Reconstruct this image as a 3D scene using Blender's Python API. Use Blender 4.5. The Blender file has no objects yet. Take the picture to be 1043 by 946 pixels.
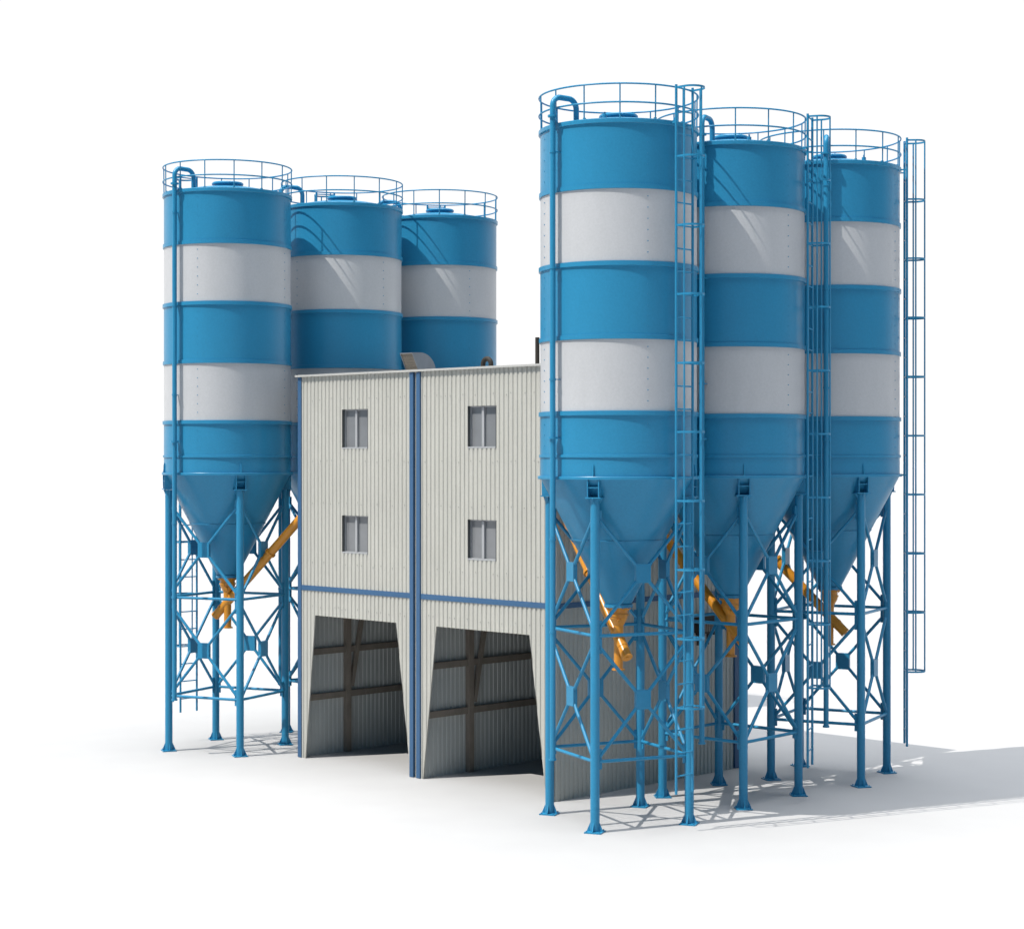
import bpy, math, random
from mathutils import Vector, Matrix
random.seed(7)
PI = math.pi
scene = bpy.context.scene
COL = scene.collection

# ------------------------------------------------------------------ materials
def new_mat(name):
    m = bpy.data.materials.new(name); m.use_nodes = True
    nt = m.node_tree
    return m, nt, nt.nodes['Principled BSDF']

def paint(name, col, rough=0.4, spec=0.5, var=0.06, scale=2.0, metallic=0.0, bump=0.0, bscale=60.0, coat=0.0, streak=True, grain=0.0):
    """painted / coated surface with faint weathering in tone and gloss"""
    m, nt, b = new_mat(name)
    N, L = nt.nodes, nt.links
    tc = N.new('ShaderNodeTexCoord')
    mp = N.new('ShaderNodeMapping')
    mp.inputs['Scale'].default_value = (1, 1, 0.35 if streak else 1)
    L.new(tc.outputs['Object'], mp.inputs['Vector'])
    n1 = N.new('ShaderNodeTexNoise'); n1.inputs['Scale'].default_value = scale
    n1.inputs['Detail'].default_value = 8; n1.inputs['Roughness'].default_value = 0.6
    L.new(mp.outputs['Vector'], n1.inputs['Vector'])
    mr = N.new('ShaderNodeMapRange')
    mr.inputs['From Min'].default_value = 0.25; mr.inputs['From Max'].default_value = 0.75
    mr.inputs['To Min'].default_value = 1 - var; mr.inputs['To Max'].default_value = 1 + var
    L.new(n1.outputs['Fac'], mr.inputs['Value'])
    mx = N.new('ShaderNodeVectorMath'); mx.operation = 'SCALE'
    mx.inputs[0].default_value = col
    if grain > 0:
        ng = N.new('ShaderNodeTexNoise'); ng.inputs['Scale'].default_value = 17.0
        ng.inputs['Detail'].default_value = 3; ng.inputs['Roughness'].default_value = 0.8
        L.new(tc.outputs['Object'], ng.inputs['Vector'])
        rg = N.new('ShaderNodeMapRange')
        rg.inputs['From Min'].default_value = 0.3; rg.inputs['From Max'].default_value = 0.7
        rg.inputs['To Min'].default_value = 1 - grain; rg.inputs['To Max'].default_value = 1 + grain
        L.new(ng.outputs['Fac'], rg.inputs['Value'])
        mu = N.new('ShaderNodeMath'); mu.operation = 'MULTIPLY'
        L.new(mr.outputs['Result'], mu.inputs[0]); L.new(rg.outputs['Result'], mu.inputs[1])
        L.new(mu.outputs['Value'], mx.inputs['Scale'])
    else:
        L.new(mr.outputs['Result'], mx.inputs['Scale'])
    L.new(mx.outputs['Vector'], b.inputs['Base Color'])
    n2 = N.new('ShaderNodeTexNoise'); n2.inputs['Scale'].default_value = scale * 3
    n2.inputs['Detail'].default_value = 4
    L.new(tc.outputs['Object'], n2.inputs['Vector'])
    r2 = N.new('ShaderNodeMapRange')
    r2.inputs['To Min'].default_value = rough - 0.025; r2.inputs['To Max'].default_value = rough + 0.025
    L.new(n2.outputs['Fac'], r2.inputs['Value'])
    L.new(r2.outputs['Result'], b.inputs['Roughness'])
    b.inputs['Specular IOR Level'].default_value = spec
    b.inputs['Metallic'].default_value = metallic
    b.inputs['Coat Weight'].default_value = coat
    if bump > 0:
        n3 = N.new('ShaderNodeTexNoise'); n3.inputs['Scale'].default_value = bscale
        n3.inputs['Detail'].default_value = 3
        L.new(tc.outputs['Object'], n3.inputs['Vector'])
        bp = N.new('ShaderNodeBump'); bp.inputs['Strength'].default_value = bump
        bp.inputs['Distance'].default_value = 0.01
        L.new(n3.outputs['Fac'], bp.inputs['Height'])
        L.new(bp.outputs['Normal'], b.inputs['Normal'])
    return m

M = {}
M['blue']   = paint('blue_paint', (0.022, 0.206, 0.374), 0.33, 0.30, 0.045, 1.3, grain=0.07)
M['white']  = paint('white_paint', (0.446, 0.454, 0.470), 0.42, 0.4, 0.04, 1.2, grain=0.05)
M['clad']   = paint('cream_cladding', (0.412, 0.409, 0.376), 0.5, 0.3, 0.06, 1.6, grain=0.05)
M['liner']  = paint('grey_liner', (0.400, 0.420, 0.415), 0.55, 0.3, 0.06, 1.0)
M['trim']   = paint('trim_blue', (0.036, 0.100, 0.205), 0.45, 0.4, 0.05, 2.0)
M['gap']    = paint('gap_blue', (0.012, 0.034, 0.080), 0.55, 0.3, 0.05, 2.0)
M['steel']  = paint('brown_steel', (0.205, 0.178, 0.150), 0.6, 0.3, 0.18, 5.0)
M['orange'] = paint('orange_paint', (0.570, 0.230, 0.016), 0.32, 0.5, 0.07, 4.0)
M['dark']   = paint('dark_metal', (0.036, 0.032, 0.028), 0.6, 0.15, 0.15, 6.0)
M['galv']   = paint('galvanised_sheet', (0.190, 0.210, 0.240), 0.42, 0.5, 0.10, 5.0, metallic=0.3)
M['mesh']   = paint('tan_vent_mesh', (0.175, 0.155, 0.132), 0.7, 0.2, 0.30, 26.0, streak=False)
M['frame']  = paint('window_frame', (0.32, 0.33, 0.345), 0.45, 0.4, 0.03, 3.0)
M['roof']   = paint('roof_sheet', (0.40, 0.40, 0.385), 0.5, 0.3, 0.05, 1.0)
M['glass']  = paint('window_glass', (0.175, 0.183, 0.195), 0.10, 0.5, 0.10, 1.5, streak=False)
M['reveal_shade']   = paint('shaded_reveal', (0.090, 0.095, 0.095), 0.6, 0.3, 0.08, 6.0)  # dark tone for the window reveals, standing in for their shade
M['screw']  = paint('screw_head', (0.31, 0.31, 0.29), 0.5, 0.4, 0.1, 8.0)

def ground_mat():
    m, nt, b = new_mat('white_ground')
    N, L = nt.nodes, nt.links
    tc = N.new('ShaderNodeTexCoord')
    n = N.new('ShaderNodeTexNoise'); n.inputs['Scale'].default_value = 0.6; n.inputs['Detail'].default_value = 6
    L.new(tc.outputs['Object'], n.inputs['Vector'])
    r = N.new('ShaderNodeValToRGB')
    r.color_ramp.elements[0].position = 0.3; r.color_ramp.elements[0].color = (0.362, 0.363, 0.367, 1)
    r.color_ramp.elements[1].position = 0.7; r.color_ramp.elements[1].color = (0.374, 0.375, 0.379, 1)
    L.new(n.outputs['Fac'], r.inputs['Fac'])
    L.new(r.outputs['Color'], b.inputs['Base Color'])
    b.inputs['Roughness'].default_value = 0.9
    b.inputs['Specular IOR Level'].default_value = 0.1
    return m
M['ground'] = ground_mat()

# ------------------------------------------------------------------ mesh builder
def frame_of(d):
    d = d.normalized()
    a = Vector((0, 0, 1)) if abs(d.z) < 0.95 else Vector((1, 0, 0))
    u = d.cross(a).normalized(); v = d.cross(u).normalized()
    return d, u, v

class MB:
    def __init__(s, mirror=False):
        s.v = []; s.f = []; s.sm = []; s.mi = []; s.mats = []; s.mirror = mirror; s.cur = 0
    def mat(s, key):
        if key not in s.mats: s.mats.append(key)
        s.cur = s.mats.index(key); return s
    def face(s, idx, smooth=False):
        s.f.append(tuple(idx)); s.sm.append(smooth); s.mi.append(s.cur)
    def add(s, pts):
        n = len(s.v); s.v.extend([tuple(p) for p in pts]); return n
    def quad(s, *pts):
        n = s.add(pts); s.face(range(n, n + len(pts)))
    def box(s, c, size, X=(1, 0, 0), Y=(0, 1, 0), Z=(0, 0, 1)):
        c, X, Y, Z = Vector(c), Vector(X), Vector(Y), Vector(Z)
        P = []
        for k in (-.5, .5):
            for j in (-.5, .5):
                for i in (-.5, .5):
                    P.append(c + X * (i * size[0]) + Y * (j * size[1]) + Z * (k * size[2]))
        for q in ((0, 2, 3, 1), (4, 5, 7, 6), (0, 1, 5, 4), (2, 6, 7, 3), (0, 4, 6, 2), (1, 3, 7, 5)):
            s.quad(*[P[i] for i in q])
        return s
    def aabb(s, a, b):
        a, b = Vector(a), Vector(b)
        return s.box((a + b) / 2, [abs(b[i] - a[i]) for i in range(3)])
    def prism(s, poly, o, U, V, W, t):
        """poly in (U,V) plane through o, thickness t along W (centred)"""
        o, U, V, W = Vector(o), Vector(U), Vector(V), Vector(W)
        A = [o + U * x + V * y - W * (t / 2) for x, y in poly]
        B = [p + W * t for p in A]
        if U.cross(V).dot(W) < 0: A, B = B, A
        s.quad(*reversed(A)); s.quad(*B)
        n = len(poly)
        for i in range(n):
            j = (i + 1) % n
            s.quad(A[i], A[j], B[j], B[i])
        return s
    def tube(s, p0, p1, r, n=12, r1=None, caps=True):
        p0, p1 = Vector(p0), Vector(p1); r1 = r if r1 is None else r1
        d, u, v = frame_of(p1 - p0)
        R0 = [p0 + (u * math.cos(2 * PI * i / n) + v * math.sin(2 * PI * i / n)) * r for i in range(n)]
        R1 = [p1 + (u * math.cos(2 * PI * i / n) + v * math.sin(2 * PI * i / n)) * r1 for i in range(n)]
        a = s.add(R0); b = s.add(R1)
        for i in range(n):
            j = (i + 1) % n
            s.face((a + i, b + i, b + j, a + j)[::-1], True)
        if caps:
            k = s.add(R0); s.face([k + i for i in range(n)][::-1])
            k = s.add(R1); s.face([k + i for i in range(n)])
        return s
    def path(s, pts, r, n=10, closed=False, caps=True):
        pts = [Vector(p) for p in pts]; m = len(pts)
        T = []
        for i in range(m):
            a = pts[i - 1] if (i > 0 or closed) else pts[i]
            b = pts[(i + 1) % m] if (i < m - 1 or closed) else pts[i]
            T.append((b - a).normalized())
        d, u, v = frame_of(T[0])
        rings = []
        for i in range(m):
            u = (u - T[i] * u.dot(T[i])).normalized(); v = T[i].cross(u)
            rings.append([pts[i] + (u * math.cos(2 * PI * k / n) + v * math.sin(2 * PI * k / n)) * r for k in range(n)])
        base = [s.add(R) for R in rings]
        for i in range(m if closed else m - 1):
            a, b = base[i], base[(i + 1) % m]
            for k in range(n):
                j = (k + 1) % n
                s.face((a + k, a + j, b + j, b + k), True)
        if caps and not closed:
            k = s.add(rings[0]); s.face([k + i for i in range(n)][::-1])
            k = s.add(rings[-1]); s.face([k + i for i in range(n)])
        return s
    def lathe(s, prof, n=96, c=(0, 0, 0), smooth_run=False):
        """profile of (r, z) from bottom to top; each segment is its own band of faces so edges stay crisp"""
        c = Vector(c)
        def ring(r, z):
            return [c + Vector((r * math.cos(2 * PI * i / n), r * math.sin(2 * PI * i / n), z)) for i in range(n)]
        prev = None
        for (r0, z0), (r1, z1) in zip(prof, prof[1:]):
            if smooth_run and prev is not None: a = prev
            else: a = s.add(ring(r0, z0)) if r0 > 1e-6 else None
            b = s.add(ring(r1, z1)) if r1 > 1e-6 else None
            if a is None: ap = s.add([c + Vector((0, 0, z0))])
            if b is None: bp = s.add([c + Vector((0, 0, z1))])
            for i in range(n):
                j = (i + 1) % n
                if a is None: s.face((ap, b + j, b + i), True)
                elif b is None: s.face((a + i, a + j, bp), True)
                else: s.face((a + i, a + j, b + j, b + i), True)
            prev = b
        return s
    def build(s, name, parent=None, mat=None):
        me = bpy.data.meshes.new(name)
        V, F = s.v, s.f
        if s.mirror:
            V = [(x, -y, z) for x, y, z in V]; F = [tuple(reversed(f)) for f in F]
        me.from_pydata(V, [], F)
        keys = s.mats if s.mats else [mat]
        for k in keys: me.materials.append(M[k])
        me.polygons.foreach_set('use_smooth', s.sm)
        me.polygons.foreach_set('material_index', s.mi if s.mats else [0] * len(F))
        me.update()
        o = bpy.data.objects.new(name, me); COL.objects.link(o)
        if parent is not None: o.parent = parent
        return o

def thing(name, label, cat, loc=(0, 0, 0), rot=0.0, group=None):
    o = bpy.data.objects.new(name, None); COL.objects.link(o)
    o.empty_display_size = 0.5
    o.location = loc; o.rotation_euler = (0, 0, rot)
    o['label'] = label; o['category'] = cat
    if group: o['group'] = group
    return o

def copy_tree(o, parent=None):
    c = o.copy(); COL.objects.link(c); c.parent = parent
    for ch in list(o.children): copy_tree(ch, c)
    return c

def pol(r, a, z): return Vector((r * math.cos(a), r * math.sin(a), z))
rad = math.radians

# ------------------------------------------------------------------ the silo
R = 2.0
LEG_R = 1.8725

def make_silo(mirror, label, group):
    t = thing('cement_silo', label, 'silo', group=group)
    nb = lambda: MB(mirror)

    def rivets(m, z0, z1):
        m.mat('blue')
        n = max(1, int((z1 - z0) / 0.25)); st = (z1 - z0) / n
        for k in range(4):
            a = rad(-27.3 + 90 * k)
            for i in range(n):
                z = z0 + st * (i + .5)
                p = pol(R - 0.01, a, z); m.tube(p, pol(R + 0.011, a, z), 0.0145, 6)
    def section(key, prof, z0, z1, lab=None):
        m = nb(); m.mat(key); m.lathe(prof, 128)
        rivets(m, z0, z1)
        o = m.build('tank_section', t)
        if lab: o['label'] = lab
    e = 0.042
    def rib(z0, z1, out=e): return [(R, z0), (R + out, z0 + .006), (R + out, z1 - .006), (R, z1)]
    section('blue', [(R, 8.77)] + rib(9.235, 9.315, .03) + rib(10.275, 10.395), 9.4, 10.2)
    section('white', [(R - .004, 10.395), (R - .004, 12.15)], 10.50, 12.10, 'white painted tank section')
    section('blue', rib(12.15, 12.27, .034) + rib(13.95, 14.075), 12.35, 13.9)
    section('white', [(R - .004, 14.075), (R - .004, 15.84)], 14.15, 15.80, 'white painted tank section')
    section('blue', rib(15.84, 15.965, .034) + [(R, 17.47)], 16.05, 17.4)

    # support ring
    m = nb(); m.lathe([(1.97, 8.69), (2.062, 8.69), (2.068, 8.70), (2.068, 8.76), (2.062, 8.77), (1.99, 8.77)], 128)
    m.build('support_ring', t, 'blue')
    # cone
    m = nb()
    seam_r = 0.33 + (7.15 - 5.5) / (8.69 - 5.5) * (1.985 - 0.33)
    m.lathe([(0.30, 5.5), (0.33, 5.5), (seam_r, 7.135), (seam_r + .018, 7.137), (seam_r + .022, 7.162), (seam_r + .008, 7.165), (1.985, 8.69)], 96)
    m.lathe([(0.0, 5.42), (0.37, 5.42), (0.37, 5.498), (0.31, 5.50)], 40)
    for k in range(12):
        a = 2 * PI * k / 12; m.tube(pol(.345, a, 5.40), pol(.345, a, 5.52), .014, 6)
    m.build('discharge_cone', t, 'blue')

    # roof
    m = nb()
    m.lathe([(1.99, 17.45), (2.036, 17.45), (2.046, 17.462), (2.046, 17.555), (2.036, 17.567), (1.99, 17.568)], 128)
    m.lathe([(1.995, 17.560), (1.6, 17.645), (1.1, 17.745), (.6, 17.815), (0, 17.83)], 96, smooth_run=True)
    for a, r in ((rad(12), 1.62), (rad(-60), 1.7)):
        m.tube(pol(r, a, 17.62), pol(r, a, 17.70), .06, 12); m.tube(pol(r, a, 17.70), pol(r, a, 17.77), .025, 10)
    roof = m.build('roof', t, 'blue')
    m = nb()
    m.lathe([(.44, 17.78), (.44, 17.90), (.49, 17.905), (.50, 17.92), (.50, 17.955), (.47, 17.985), (.3, 18.0), (0, 18.0)], 48)
    m.build('hatch', roof, 'blue')

    # guard rail
    m = nb()
    for z in (17.955, 18.41):
        m.path([pol(2.03, 2 * PI * i / 96, z) for i in range(96)], 0.023, 8, closed=True)
    g = m.build('guard_rail', t, 'blue')
    for k in range(14):
        a = rad(-47.4 + 360 / 14 * k)
        m = nb(); m.tube(pol(2.02, a, 17.54), pol(2.028, a, 18.41), 0.0185, 8)
        m.box(pol(2.005, a, 17.585), (.06, .06, .03), pol(1, a, 0), pol(1, a + PI / 2, 0))
        m.build('post', g, 'blue')

    # filling pipe
    a = rad(-96.7); rp = 2.19; ri = 1.42; zt = 18.21; pr = 0.072
    pts = [pol(rp, a, 1.75), pol(rp, a, 10), pol(rp, a, zt - .24)]
    for i in range(1, 9):
        th = i / 8 * PI / 2; pts.append(pol(rp - .24 + .24 * math.cos(th), a, zt - .24 + .24 * math.sin(th)))
    for i in range(0, 9):
        th = i / 8 * PI / 2; pts.append(pol(ri + .24 - .24 * math.sin(th), a, zt - .24 + .24 * math.cos(th)))
    pts.append(pol(ri, a, 17.6))
    m = nb(); m.path(pts, pr, 14)
    m.tube(pol(rp, a, 1.72), pol(rp, a, 1.77), .095, 14)
    fp = m.build('filling_pipe', t, 'blue')
    for z, big in ((17.72, 1), (16.83, 0), (13.95, 0), (11.18, 0), (9.73, 1), (7.2, 0), (4.9, 0)):
        m = nb()
        m.tube(pol(rp, a, z - .025), pol(rp, a, z + .025), .125 if big else .086, 14)
        if z < 17.5 and z > 8.8:
            m.box(pol((rp + R) / 2, a + .028, z), (rp - R + .02, .05, .02), pol(1, a, 0), pol(1, a + PI / 2, 0))
        m.build('pipe_clamp', fp, 'blue')

    # ladder with safety cage
    lr = 2.18; hw = 0.318
    m = nb()
    for sgn in (-1, 1):
        m.tube((lr, sgn * hw, .94), (lr, sgn * hw, 18.43), .034, 8)
        for z in (8.735, 17.51):
            m.box(((lr + R) / 2 - .01, sgn * hw, z), (lr - R + .03, .018, .04))
    for k in range(31):
        z = 18.36 - .566 * k
        m.tube((lr, -hw, z), (lr, hw, z), .020, 8, caps=False)
    lad = m.build('ladder', t, 'blue')
    m = nb()
    for k in range(10):
        z = 18.36 - 1.698 * k
        P = [Vector((lr, -hw, z)), Vector((lr + .12, -hw, z))]
        for i in range(1, 16):
            th = -PI / 2 + PI * i / 16
            P.append(Vector((lr + .25 + .30 * math.cos(th), hw * math.sin(th), z)))
        P += [Vector((lr + .12, hw, z)), Vector((lr, hw, z))]
        for A, B in zip(P, P[1:]):
            d = (B - A).normalized(); nn = d.cross(Vector((0, 0, 1)))
            m.box((A + B) / 2, ((B - A).length + .006, .014, .05), d, nn)
    for th in (-PI / 2, 0, PI / 2):
        x, y = lr + .25 + .29 * math.cos(th), (hw - .01) * math.sin(th)
        m.tube((x, y, 18.36 - 1.698 * 9 - .02), (x, y, 18.38), .0225, 8)
    m.build('safety_cage', lad, 'blue')

    # legs
    la = [rad(-66.44 + 90 * k) for k in range(4)]
    for k in range(4):
        a = la[k]; er, et = pol(1, a, 0), pol(1, a + PI / 2, 0); Z = Vector((0, 0, 1))
        c = pol(LEG_R, a, 0)
        m = nb(); m.tube(c + Z * .02, c + Z * 8.22, .116, 20)
        lg = m.build('leg', t, 'blue')
        # foot: square plate and four gussets
        m = nb(); m.box(c + Z * .018, (.43, .43, .032), er, et)
        for d in (er, et, -er, -et):
            m.prism([(.09, .034), (.205, .034), (.205, .055), (.11, .27), (.09, .27)], c, d, Z, d.cross(Z), .022)
        for sx in (-1, 1):
            for sy in (-1, 1):
                q = c + er * (.165 * sx) + et * (.165 * sy); m.tube(q + Z * .03, q + Z * .065, .018, 6)
        m.build('foot_plate', lg, 'blue')
        # bracket between leg head and ring
        m = nb()
        m.box(pol(1.875, a, 8.245), (.36, .41, .03), er, et)
        for sg in (-1, 1):
            m.prism([(1.72, 8.26), (2.03, 8.26), (2.04, 8.69), (1.94, 8.69)], et * (.145 * sg), er, Z, et, .025)
            m.prism([(.09, 8.05), (.2, 8.225), (.09, 8.225)], c, et * sg, Z, er, .025)
            m.prism([(.09, 8.02), (.17, 8.225), (.09, 8.225)], c, er * sg, Z, et, .025)
        m.box(pol(1.90, a, 8.50), (.24, .265, .022), er, et)
        m.prism([(2.0, 8.772), (2.055, 8.772), (2.03, 9.06), (2.0, 9.06)], (0, 0, 0), er, Z, et, .03)
        m.build('leg_bracket', lg, 'blue')
        # gusset plates towards the two neighbours
        for z0, z1 in ((1.55, 2.05), (4.40, 5.22), (7.50, 7.92)):
            m = nb()
            for other in (la[(k + 1) % 4], la[(k - 1) % 4]):
                d = (pol(LEG_R, other, 0) - c).normalized(); w = d.cross(Z)
                m.prism([(.0, z0), (.185, z0), (.185, z1), (.0, z1)], c, d, Z, w, .035)
            m.build('gusset_plate', lg, 'blue')
    for k in range(4):
        A, B = pol(LEG_R, la[k], 0), pol(LEG_R, la[(k + 1) % 4], 0)
        d = (B - A).normalized(); Z = Vector((0, 0, 1)); w = d.cross(Z); mid = (A + B) / 2
        for z in (1.74, 4.84):
            m = nb(); m.tube(A + d * .10 + Z * z, B - d * .10 + Z * z, .044, 12)
            m.build('horizontal_tie', t, 'blue')
        for z0, z1 in ((1.86, 4.56), (5.03, 7.68)):
            zc = (z0 + z1) / 2
            m = nb()
            for sx in (-1, 1):
                for sz in (-1, 1):
                    end = (A if sx < 0 else B) + d * (-.13 * sx) + Z * (z0 if sz < 0 else z1)
                    m.tube(end, mid + d * (.12 * sx) + Z * (zc + .14 * sz), .046, 12)
            br = m.build('cross_brace', t, 'blue')
            m = nb(); m.box(mid + Z * zc, (.41, .11, .48), d, w)
            m.build('brace_plate', br, 'blue')
    return t

A = [(13.6265, -.607 + 4.6102 * k) for k in range(3)]
B = [(-3.1591, -.4216), (-3.1591, 4.329), (-3.1591, 8.8296)]
GA = 'silos in the row along the shaded side wall'
GB = 'silos in the row behind the building'
labA = ['front silo of the row along the shaded side wall, with sunlit stripes and ladder cage',
        'middle silo of the row along the shaded side wall, standing between its two neighbours',
        'rear silo of the row along the shaded side wall, its ladder cage against white sky']
labB = ['blue and white silo on the building\'s far side, standing clear with its legs showing',
        'middle silo of the row behind the building, its lower half hidden by the roof',
        'rear silo of the row behind the building, its top above the curved roof vent']
sa = make_silo(False, labA[0], GA)
sb = make_silo(True, labB[0], GB)
rotA = (0, rad(24.83), rad(39.5)); rotB = (rad(178.6), rad(155.2), rad(140.5))
for i in range(3):
    for src, P, rr, labs in ((sa, A, rotA, labA), (sb, B, rotB, labB)):
        o = src if i == 0 else copy_tree(src)
        o.location = (P[i][0], P[i][1], 0); o.rotation_euler = (0, 0, rr[i]); o['label'] = labs[i]

# ------------------------------------------------------------------ screw conveyors
WALL_X = 10.8
def conveyor(c, dirx, diry, xwall, label):
    t = thing('screw_conveyor', label, 'conveyor', (c[0], c[1], 0), 0, 'orange screw conveyors under the silos')
    h = Vector((dirx, diry, 0)).normalized()
    zc = 4.64
    ax = (h + Vector((0, 0, 1)) * 1.0).normalized()
    o = Vector((0, 0, zc))
    low = o - ax * (.46 * math.sqrt(2))
    s = (xwall - c[0]) / ax.x
    top = o + ax * (s - .005 / abs(ax.x))
    m = MB(); m.tube(low, top, .138, 20)
    tb = m.build('conveyor_tube', t, 'orange')
    for q, fr_ in ((2.25, .178), (-.30, .150)):
        m = MB(); p = o + ax * q; m.tube(p - ax * .03, p + ax * .03, fr_, 20)
        d, u, v = frame_of(ax)
        for k in range(8):
            e = p + (u * math.cos(k * PI / 4) + v * math.sin(k * PI / 4)) * (fr_ - .018)
            m.tube(e - ax * .045, e + ax * .045, .014, 6)
        m.build('flange', tb, 'orange')
    m = MB(); m.tube(low - ax * .02, low + ax * .03, .142, 20); m.tube(low - ax * .035, low - ax * .018, .05, 12)
    m.build('end_cap', tb, 'orange')
    m = MB()
    m.lathe([(.0, 4.62), (.13, 4.62), (.13, 4.95), (.17, 5.02), (.235, 5.14), (.235, 5.36), (.31, 5.362), (.31, 5.419), (0, 5.419)], 28)
    m.lathe([(.235, 5.20), (.262, 5.20), (.262, 5.25), (.235, 5.25)], 28)
    for k in range(6):
        a = k * PI / 3 + .3; m.tube(pol(.275, a, 5.33), pol(.275, a, 5.385), .016, 6)
    m.tube((0.1, -.1, 5.08), (.27, -.27, 5.08), .045, 12)
    m.build('inlet_hopper', t, 'orange')
    m = MB(); m.lathe([(0, 3.83), (.117, 3.83), (.117, 4.62)], 24)
    m.lathe([(.117, 3.81), (.168, 3.81), (.168, 3.845), (.117, 3.85)], 24)
    m.build('drop_pipe', t, 'orange')
for i, (lab, dy) in enumerate((('orange screw conveyor under the front silo of the row along the shaded side wall', 3.0),
                 ('orange screw conveyor under the middle silo, crossing in front of the dark wall box', 0.0),
                 ('orange screw conveyor under the rear silo of the row along the shaded side wall', -3.0))):
    conveyor(A[i], -8.2, dy, 10.83, lab)
conveyor(B[0], 8.2, 3.0, -.03, 'orange screw conveyor rising to the building from the silo on its far side')

# ------------------------------------------------------------------ the building
BX, BY, BZ = 10.8, 7.87, 11.72
bld = thing('industrial_building', 'cream corrugated two bay building with blue trim and open doorways', 'building')

PER = .1745
PROF = [(0.0, 0.0), (.040, 0.0), (.060, .027), (.154, .027), (.1745, 0.0)]   # (along, outwards) of one rib

def corrugated(m, o, U, Nn, length, z0, z1, openings=(), off=0.0, flat=False, key='clad'):
    """ribbed vertical sheet starting at o along U, facing Nn; openings are convex polygons in (s, z)"""
    o, U, Nn = Vector(o), Vector(U), Vector(Nn)
    m.mat(key)
    cuts = {0.0, length}
    prof = {}
    if not flat:
        k = 0
        while k * PER < length:
            for a, b in PROF[:-1]:
                if k * PER + a < length: cuts.add(k * PER + a)
            k += 1
    for P in openings:
        for x, z in P:
            if 0 < x < length: cuts.add(x)
    xs = sorted(cuts)
    xs = [x for i, x in enumerate(xs) if i == 0 or x - xs[i - 1] > 1e-4]
    def depth(x):
        if flat: return 0.0
        q = x % PER
        for (a0, b0), (a1, b1) in zip(PROF, PROF[1:]):
            if a0 - 1e-7 <= q <= a1 + 1e-7: return b0 + (b1 - b0) * (q - a0) / (a1 - a0)
        return 0.0
    def zr(P, x):
        zs = []
        for (xa, za), (xb, zb) in zip(P, P[1:] + P[:1]):
            if abs(xb - xa) < 1e-9:
                continue
            lo, hi = min(xa, xb), max(xa, xb)
            if lo - 1e-6 <= x <= hi + 1e-6: zs.append(za + (zb - za) * (x - xa) / (xb - xa))
        return (min(zs), max(zs)) if zs else None
    for xa, xb in zip(xs, xs[1:]):
        mid = (xa + xb) / 2
        act = []
        for P in openings:
            if zr(P, mid):
                act.append((zr(P, xa + 1e-5), zr(P, xb - 1e-5)))
        act.sort(key=lambda q: q[0][0])
        la, lb = z0, z0
        spans = []
        for (a0, a1), (b0, b1) in act:
            if a0 - la > 1e-4 or b0 - lb > 1e-4: spans.append((la, lb, a0, b0))
            la, lb = a1, b1
        spans.append((la, lb, z1, z1))
        da, db = depth(xa) + off, depth(xb) + off
        pa, pb = o + U * xa + Nn * da, o + U * xb + Nn * db
        for a0, b0, a1, b1 in spans:
            Z = Vector((0, 0, 1))
            q = [pa + Z * a0, pb + Z * b0, pb + Z * b1, pa + Z * a1]
            if U.cross(Z).dot(Nn) < 0: q.reverse()
            m.quad(*q)

doors = [[(.27, 0), (.74, 4.42), (4.45, 4.42), (5.08, 0)], [(5.61, 0), (6.17, 4.42), (9.88, 4.42), (10.52, 0)]]
wins = [(2.01, 9.5, 3.18, 10.68), (2.01, 6.37, 3.18, 7.5), (7.46, 9.5, 8.58, 10.68), (7.46, 6.37, 8.58, 7.5)]
ops = doors + [[(a, b), (c, b), (c, d), (a, d)] for a, b, c, d in wins]

# front wall with its openings
m = MB()
corrugated(m, (0, 0, 0), (1, 0, 0), (0, -1, 0), BX, 0, BZ, ops)
corrugated(m, (0, .012, 0), (1, 0, 0), (0, 1, 0), BX, 0, BZ, ops, flat=True, key='liner')
m.mat('clad')
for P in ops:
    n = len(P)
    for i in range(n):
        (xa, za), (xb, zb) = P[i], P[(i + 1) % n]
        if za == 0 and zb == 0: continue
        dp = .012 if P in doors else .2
        m.mat('clad' if P in doors else 'reveal_shade')
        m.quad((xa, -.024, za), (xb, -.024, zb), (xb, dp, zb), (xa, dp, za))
# fixing screws
m.mat('screw')
for z in (11.0, 9.13, 7.86, 6.02, 4.68, 2.4):
    k = 3
    while k * PER < BX - .3:
        x = k * PER + .1
        inside = False
        for P in ops:
            xs_ = [p[0] for p in P]; zs_ = [p[1] for p in P]
            if min(xs_) - .05 < x < max(xs_) + .05 and min(zs_) - .1 < z < max(zs_) + .1: inside = True
        if not inside and not 5.0 < x < 5.6:
            xx = x + random.uniform(-.02, .02); zz = z + random.uniform(-.04, .04)
            m.tube((xx, -.02, zz), (xx, -.038, zz), .018, 6)
        k += random.choice((2, 3, 3, 4, 1))
m.build('front_wall', bld)

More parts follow.
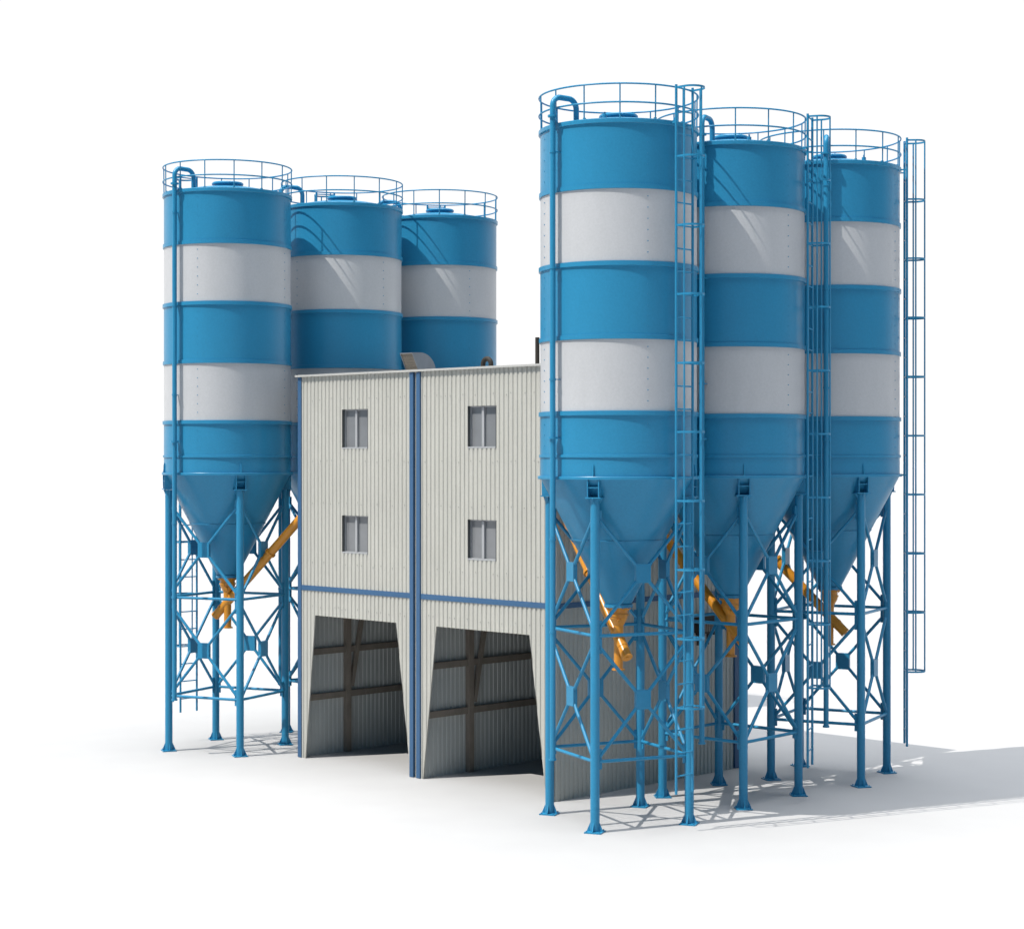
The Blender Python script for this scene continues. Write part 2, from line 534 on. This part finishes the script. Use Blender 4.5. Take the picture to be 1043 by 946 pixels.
def plain_wall(name, o, U, Nn, length, z0, z1):
    m = MB()
    corrugated(m, o, U, Nn, length, z0, z1)
    corrugated(m, Vector(o) - Vector(Nn) * .012, U, -Vector(Nn), length, z0, z1, off=-.0, key='liner')
    # ribs of the inner sheet follow the outer ones
    return m.build(name, bld)
plain_wall('side_wall', (0, 0, 0), (0, 1, 0), (-1, 0, 0), BY, 0, BZ)
plain_wall('side_wall', (BX, 0, 0), (0, 1, 0), (1, 0, 0), BY, 0, BZ)
plain_wall('rear_wall', (0, BY, 0), (1, 0, 0), (0, 1, 0), BX, 0, BZ)
m = MB()
corrugated(m, (5.55, .02, 0), (0, 1, 0), (1, 0, 0), BY - .03, 0, 5.0, key='liner')
corrugated(m, (5.40, .02, 0), (0, 1, 0), (-1, 0, 0), BY - .03, 0, 5.0, key='liner')
m.build('dividing_wall', bld)
m = MB(); m.aabb((.05, .03, 5.0), (10.75, 7.8, 5.15)); m.build('added_upper_floor', bld, 'dark')  # mostly hidden slab, added and kept dark so the bays below stay dim

# steel frame on the inner faces
for x0 in (.05, 5.60):
    m = MB()
    for z in (1.82, 3.22):
        m.aabb((x0, .03, z - .095), (x0 + .10, 7.7, z + .095))
    m.build('wall_rail', bld, 'steel')
    m = MB(); m.aabb((x0 - .01, 1.69, 0), (x0 + .15, 1.885, 5.0)); m.build('frame_post', bld, 'steel')
    m = MB()
    a, b = Vector((x0 + .10, 1.93, 2.05)), Vector((x0 + .10, 2.40, 4.4))
    d = (b - a).normalized()
    m.box((a + b) / 2, ((b - a).length, .12, .12), d, Vector((1, 0, 0)), d.cross(Vector((1, 0, 0))))
    m.build('frame_brace', bld, 'steel')
    m = MB(); m.aabb((x0 - .01, 5.6, 0), (x0 + .16, 5.82, 5.0)); m.build('frame_post', bld, 'steel')

# roof slab
m = MB(); m.aabb((-.13, -.10, BZ), (BX + .1, BY + .1, BZ + .055))
m.aabb((-.13, -.125, BZ - .005), (BX + .1, -.10, BZ + .052))
roof = m.build('roof', bld, 'roof')

# blue trims
def trim(name, a, b, key='trim'):
    m = MB(); m.aabb(a, b); return m.build(name, bld, key)
T = .055
def lshape(name, sx, sy, px, py):
    m = MB()
    x0 = px; w = .15
    m.aabb((x0 - .07 if sx < 0 else x0 - .09, py - T if sy < 0 else py, 0.01), (x0 + .09 if sx < 0 else x0 + .07, py if sy < 0 else py + T, BZ - .02))
    m.aabb((x0 - .07, py, 0.01) if sx < 0 else (x0 + .003, py, .01), (x0 - .003, py + .15 * (1 if sy < 0 else 1), BZ - .02) if sx < 0 else (x0 + .07, py + .15, BZ - .02))
    return m.build(name, bld, 'trim')
lshape('corner_trim', -1, -1, 0, 0)
m = MB(); m.aabb((BX - .1, BY, .01), (BX + .07, BY + T, BZ - .02)); m.aabb((BX + .003, BY - .15, .01), (BX + .07, BY, BZ - .02)); m.build('corner_trim', bld, 'trim')
m = MB(); m.aabb((-.07, BY, .01), (.1, BY + T, BZ - .02)); m.aabb((-.07, BY - .15, .01), (-.003, BY, BZ - .02)); m.build('corner_trim', bld, 'trim')
trim('column_trim', (5.08, -.075, .01), (5.235, .01, BZ - .02))
trim('column_trim', (5.365, -.075, .01), (5.52, .01, BZ - .02))
trim('column_gap', (5.236, .0, .012), (5.364, .02, BZ - .02), 'gap')
trim('floor_band', (.092, -.045, 5.17), (5.078, .0, 5.32))
trim('floor_band', (5.522, -.045, 5.17), (BX + .05, .0, 5.32))
trim('floor_band', (BX + .002, .003, 5.17), (BX + .05, BY - .152, 5.32))
trim('floor_band', (-.05, .152, 5.17), (-.002, BY - .152, 5.32))

# windows
for (x0, z0, x1, z1) in wins:
    y0, y1 = .08, .15
    m = MB(); fr = .055
    xm = x0 + (x1 - x0) * .47
    m.aabb((x0, y0, z0), (x0 + .035, y1, z1)); m.aabb((x1 - .03, y0, z0), (x1, y1, z1))
    m.aabb((x0 + .035, y0, z1 - .035), (x1 - .03, y1, z1)); m.aabb((x0 + .035, y0, z0), (x1 - .03, y1, z0 + .05))
    m.aabb((xm - .045, y0 - .02, z0 + .05), (xm + .045, y1, z1 - .035))
    w = m.build('window', bld, 'frame')
    m = MB(); m.aabb((x0 + .035, .115, z0 + .05), (xm - .045, .13, z1 - .035)); m.build('pane', w, 'glass')
    m = MB(); m.aabb((xm + .045, .125, z0 + .05), (x1 - .03, .138, z1 - .035)); m.build('pane', w, 'glass')
    m = MB(); m.aabb((x0 + .004, -.03, z0 + .002), (x1 - .004, y0 - .002, z0 + .045)); m.build('sill', w, 'frame')

# roof fittings
m = MB()
x0, x1 = 3.49, 4.04
prof = [(1.27, 11.80), (1.0, 12.36)]
for i in range(0, 13):
    th = PI / 2 - PI / 2 * i / 12
    prof.append((1.32 + .62 * math.cos(th), 11.80 + .575 * math.sin(th)))
inner = prof
m.mat('galv')
for X, flip in ((x0, False), (x1, True)):
    q = [(X, y, z) for y, z in prof]
    m.quad(*(q if flip else q[::-1]))
n = len(prof)
for i in range(1, n - 1):
    (ya, za), (yb, zb) = prof[i], prof[i + 1]
    m.quad((x0, ya, za), (x1, ya, za), (x1, yb, zb), (x0, yb, zb))
# rim round the mouth, mesh set back a little
for X in (x0, x1 - .02):
    m.prism([(1.27, 11.805), (1.0, 12.36), (.975, 12.36), (1.245, 11.805)], (X + .01, 0, 0), (0, 1, 0), (0, 0, 1), (1, 0, 0), .02)
m.prism([(1.0, 12.36), (.975, 12.36), (.985, 12.335), (1.01, 12.335)], ((x0 + x1) / 2, 0, 0), (0, 1, 0), (0, 0, 1), (1, 0, 0), x1 - x0 - .045)
v = m.build('roof_vent', bld)
m = MB(); m.quad((x0 + .02, 1.268, 11.806), (x0 + .02, 1.001, 12.357), (x1 - .02, 1.001, 12.357), (x1 - .02, 1.268, 11.806))
for i in range(1, 7):
    f = i / 7
    m.tube((x0 + .02, 1.262 - .267 * f, 11.806 + .551 * f), (x1 - .02, 1.262 - .267 * f, 11.806 + .551 * f), .008, 6)
m.build('vent_screen', v, 'mesh')
m = MB()
P = [(7.03, 1, 11.78)] + [(7.19 - .16 * math.cos(PI * i / 16), 1, 11.90 + .16 * math.sin(PI * i / 16)) for i in range(17)] + [(7.35, 1, 11.78)]
m.path(P, .07, 14); m.build('vent_gooseneck', bld, 'dark')
m = MB(); m.tube((9.19, 1, 11.79), (9.19, 1, 12.58), .06, 16); m.tube((9.19, 1, 11.80), (9.19, 1, 11.83), .11, 16)
m.build('vent_pipe', bld, 'dark')

# dark unit on the side wall
t = thing('wall_unit', 'dark brown box on brackets on the shaded side wall behind the ladder', 'wall box', (10.83, 5.85, 4.15))
m = MB(); m.aabb((0.0, 0, .0), (.36, .62, .36)); b_ = m.build('housing', t, 'dark')
m = MB(); m.aabb((0, -.05, .40), (.42, .68, .50)); m.aabb((.02, .03, .362), (.34, .59, .398)); m.build('lid', t, 'dark')
m = MB()
for k in range(7): m.aabb((.362, .05 + k * .08, .05), (.385, .09 + k * .08, .31))
m.build('grille', t, 'steel')
for y in (.06, .52):
    m = MB(); m.aabb((.04, y, -.36), (.09, y + .06, -.002)); m.aabb((-.0, y + .012, -.06), (.32, y + .048, -.003)); m.build('bracket', t, 'dark')

# ------------------------------------------------------------------ ground
m = MB(); S = 3000
m.quad((-S, -S, 0), (S, -S, 0), (S, S, 0), (-S, S, 0))
g = m.build('ground', None, 'ground'); g['kind'] = 'structure'

# ------------------------------------------------------------------ light
SUN_AZ, SUN_EL = rad(250.5), rad(55.7)
sd = bpy.data.lights.new('sun', 'SUN'); so = bpy.data.objects.new('sun', sd); COL.objects.link(so)
sd.energy = 5.0; sd.angle = rad(0.35); sd.color = (1.0, .95, .875)
dirv = Vector((math.cos(SUN_AZ) * math.cos(SUN_EL), math.sin(SUN_AZ) * math.cos(SUN_EL), math.sin(SUN_EL)))
so.rotation_euler = dirv.to_track_quat('Z', 'Y').to_euler(); so.location = dirv * 60

w = bpy.data.worlds.new('World'); scene.world = w; w.use_nodes = True
nt = w.node_tree; N, L = nt.nodes, nt.links
bg = N['Background']
tc = N.new('ShaderNodeTexCoord'); sp = N.new('ShaderNodeSeparateXYZ')
L.new(tc.outputs['Generated'], sp.inputs[0])
# studio sky: bright white round the horizon the place is seen against, bluish and dimmer elsewhere, bright overhead
def ramp(stops):
    r = N.new('ShaderNodeValToRGB'); e = r.color_ramp.elements
    e[0].position, e[0].color = stops[0][0], stops[0][1] + (1,)
    e[1].position, e[1].color = stops[-1][0], stops[-1][1] + (1,)
    for p, c in stops[1:-1]:
        q = e.new(p); q.color = c + (1,)
    return r
ZEN = (8.0, 8.0, 8.1); BLU = (.07, .165, .27)
bright = ramp([(.0, (1.03, 1.03, 1.03)), (.25, (1.03, 1.03, 1.03)), (.36, BLU), (.86, BLU), (.95, ZEN), (1.0, ZEN)])
dim = ramp([(.0, (.13, .26, .38)), (.25, BLU), (.86, BLU), (.95, ZEN), (1.0, ZEN)])
dot = N.new('ShaderNodeVectorMath'); dot.operation = 'DOT_PRODUCT'
dot.inputs[1].default_value = (-.7043, .7099, 0)
L.new(tc.outputs['Generated'], dot.inputs[0])
mr = N.new('ShaderNodeMapRange'); mr.interpolation_type = 'SMOOTHSTEP'
mr.inputs['From Min'].default_value = -.1; mr.inputs['From Max'].default_value = .5
L.new(dot.outputs['Value'], mr.inputs['Value'])
L.new(sp.outputs['Z'], bright.inputs['Fac']); L.new(sp.outputs['Z'], dim.inputs['Fac'])
mix = N.new('ShaderNodeMix'); mix.data_type = 'RGBA'
L.new(mr.outputs['Result'], mix.inputs['Factor'])
L.new(dim.outputs['Color'], mix.inputs['A']); L.new(bright.outputs['Color'], mix.inputs['B'])
L.new(mix.outputs['Result'], bg.inputs['Color']); bg.inputs['Strength'].default_value = 1.0

# ------------------------------------------------------------------ camera
cd = bpy.data.cameras.new('camera'); co = bpy.data.objects.new('camera', cd); COL.objects.link(co)
co.location = (45.8968, -37.0104, 9.2437)
co.rotation_euler = (PI / 2, 0, rad(44.765))
cd.sensor_width = 36; cd.sensor_fit = 'HORIZONTAL'
cd.lens = 1934.14 / 1043 * 36
cd.shift_y = -(473 - 465.78) / 1043
cd.clip_end = 10000
scene.camera = co
vs = scene.view_settings
vs.view_transform = 'Standard'; vs.look = 'None'; vs.exposure = 0; vs.gamma = 1; vs.use_curve_mapping = False
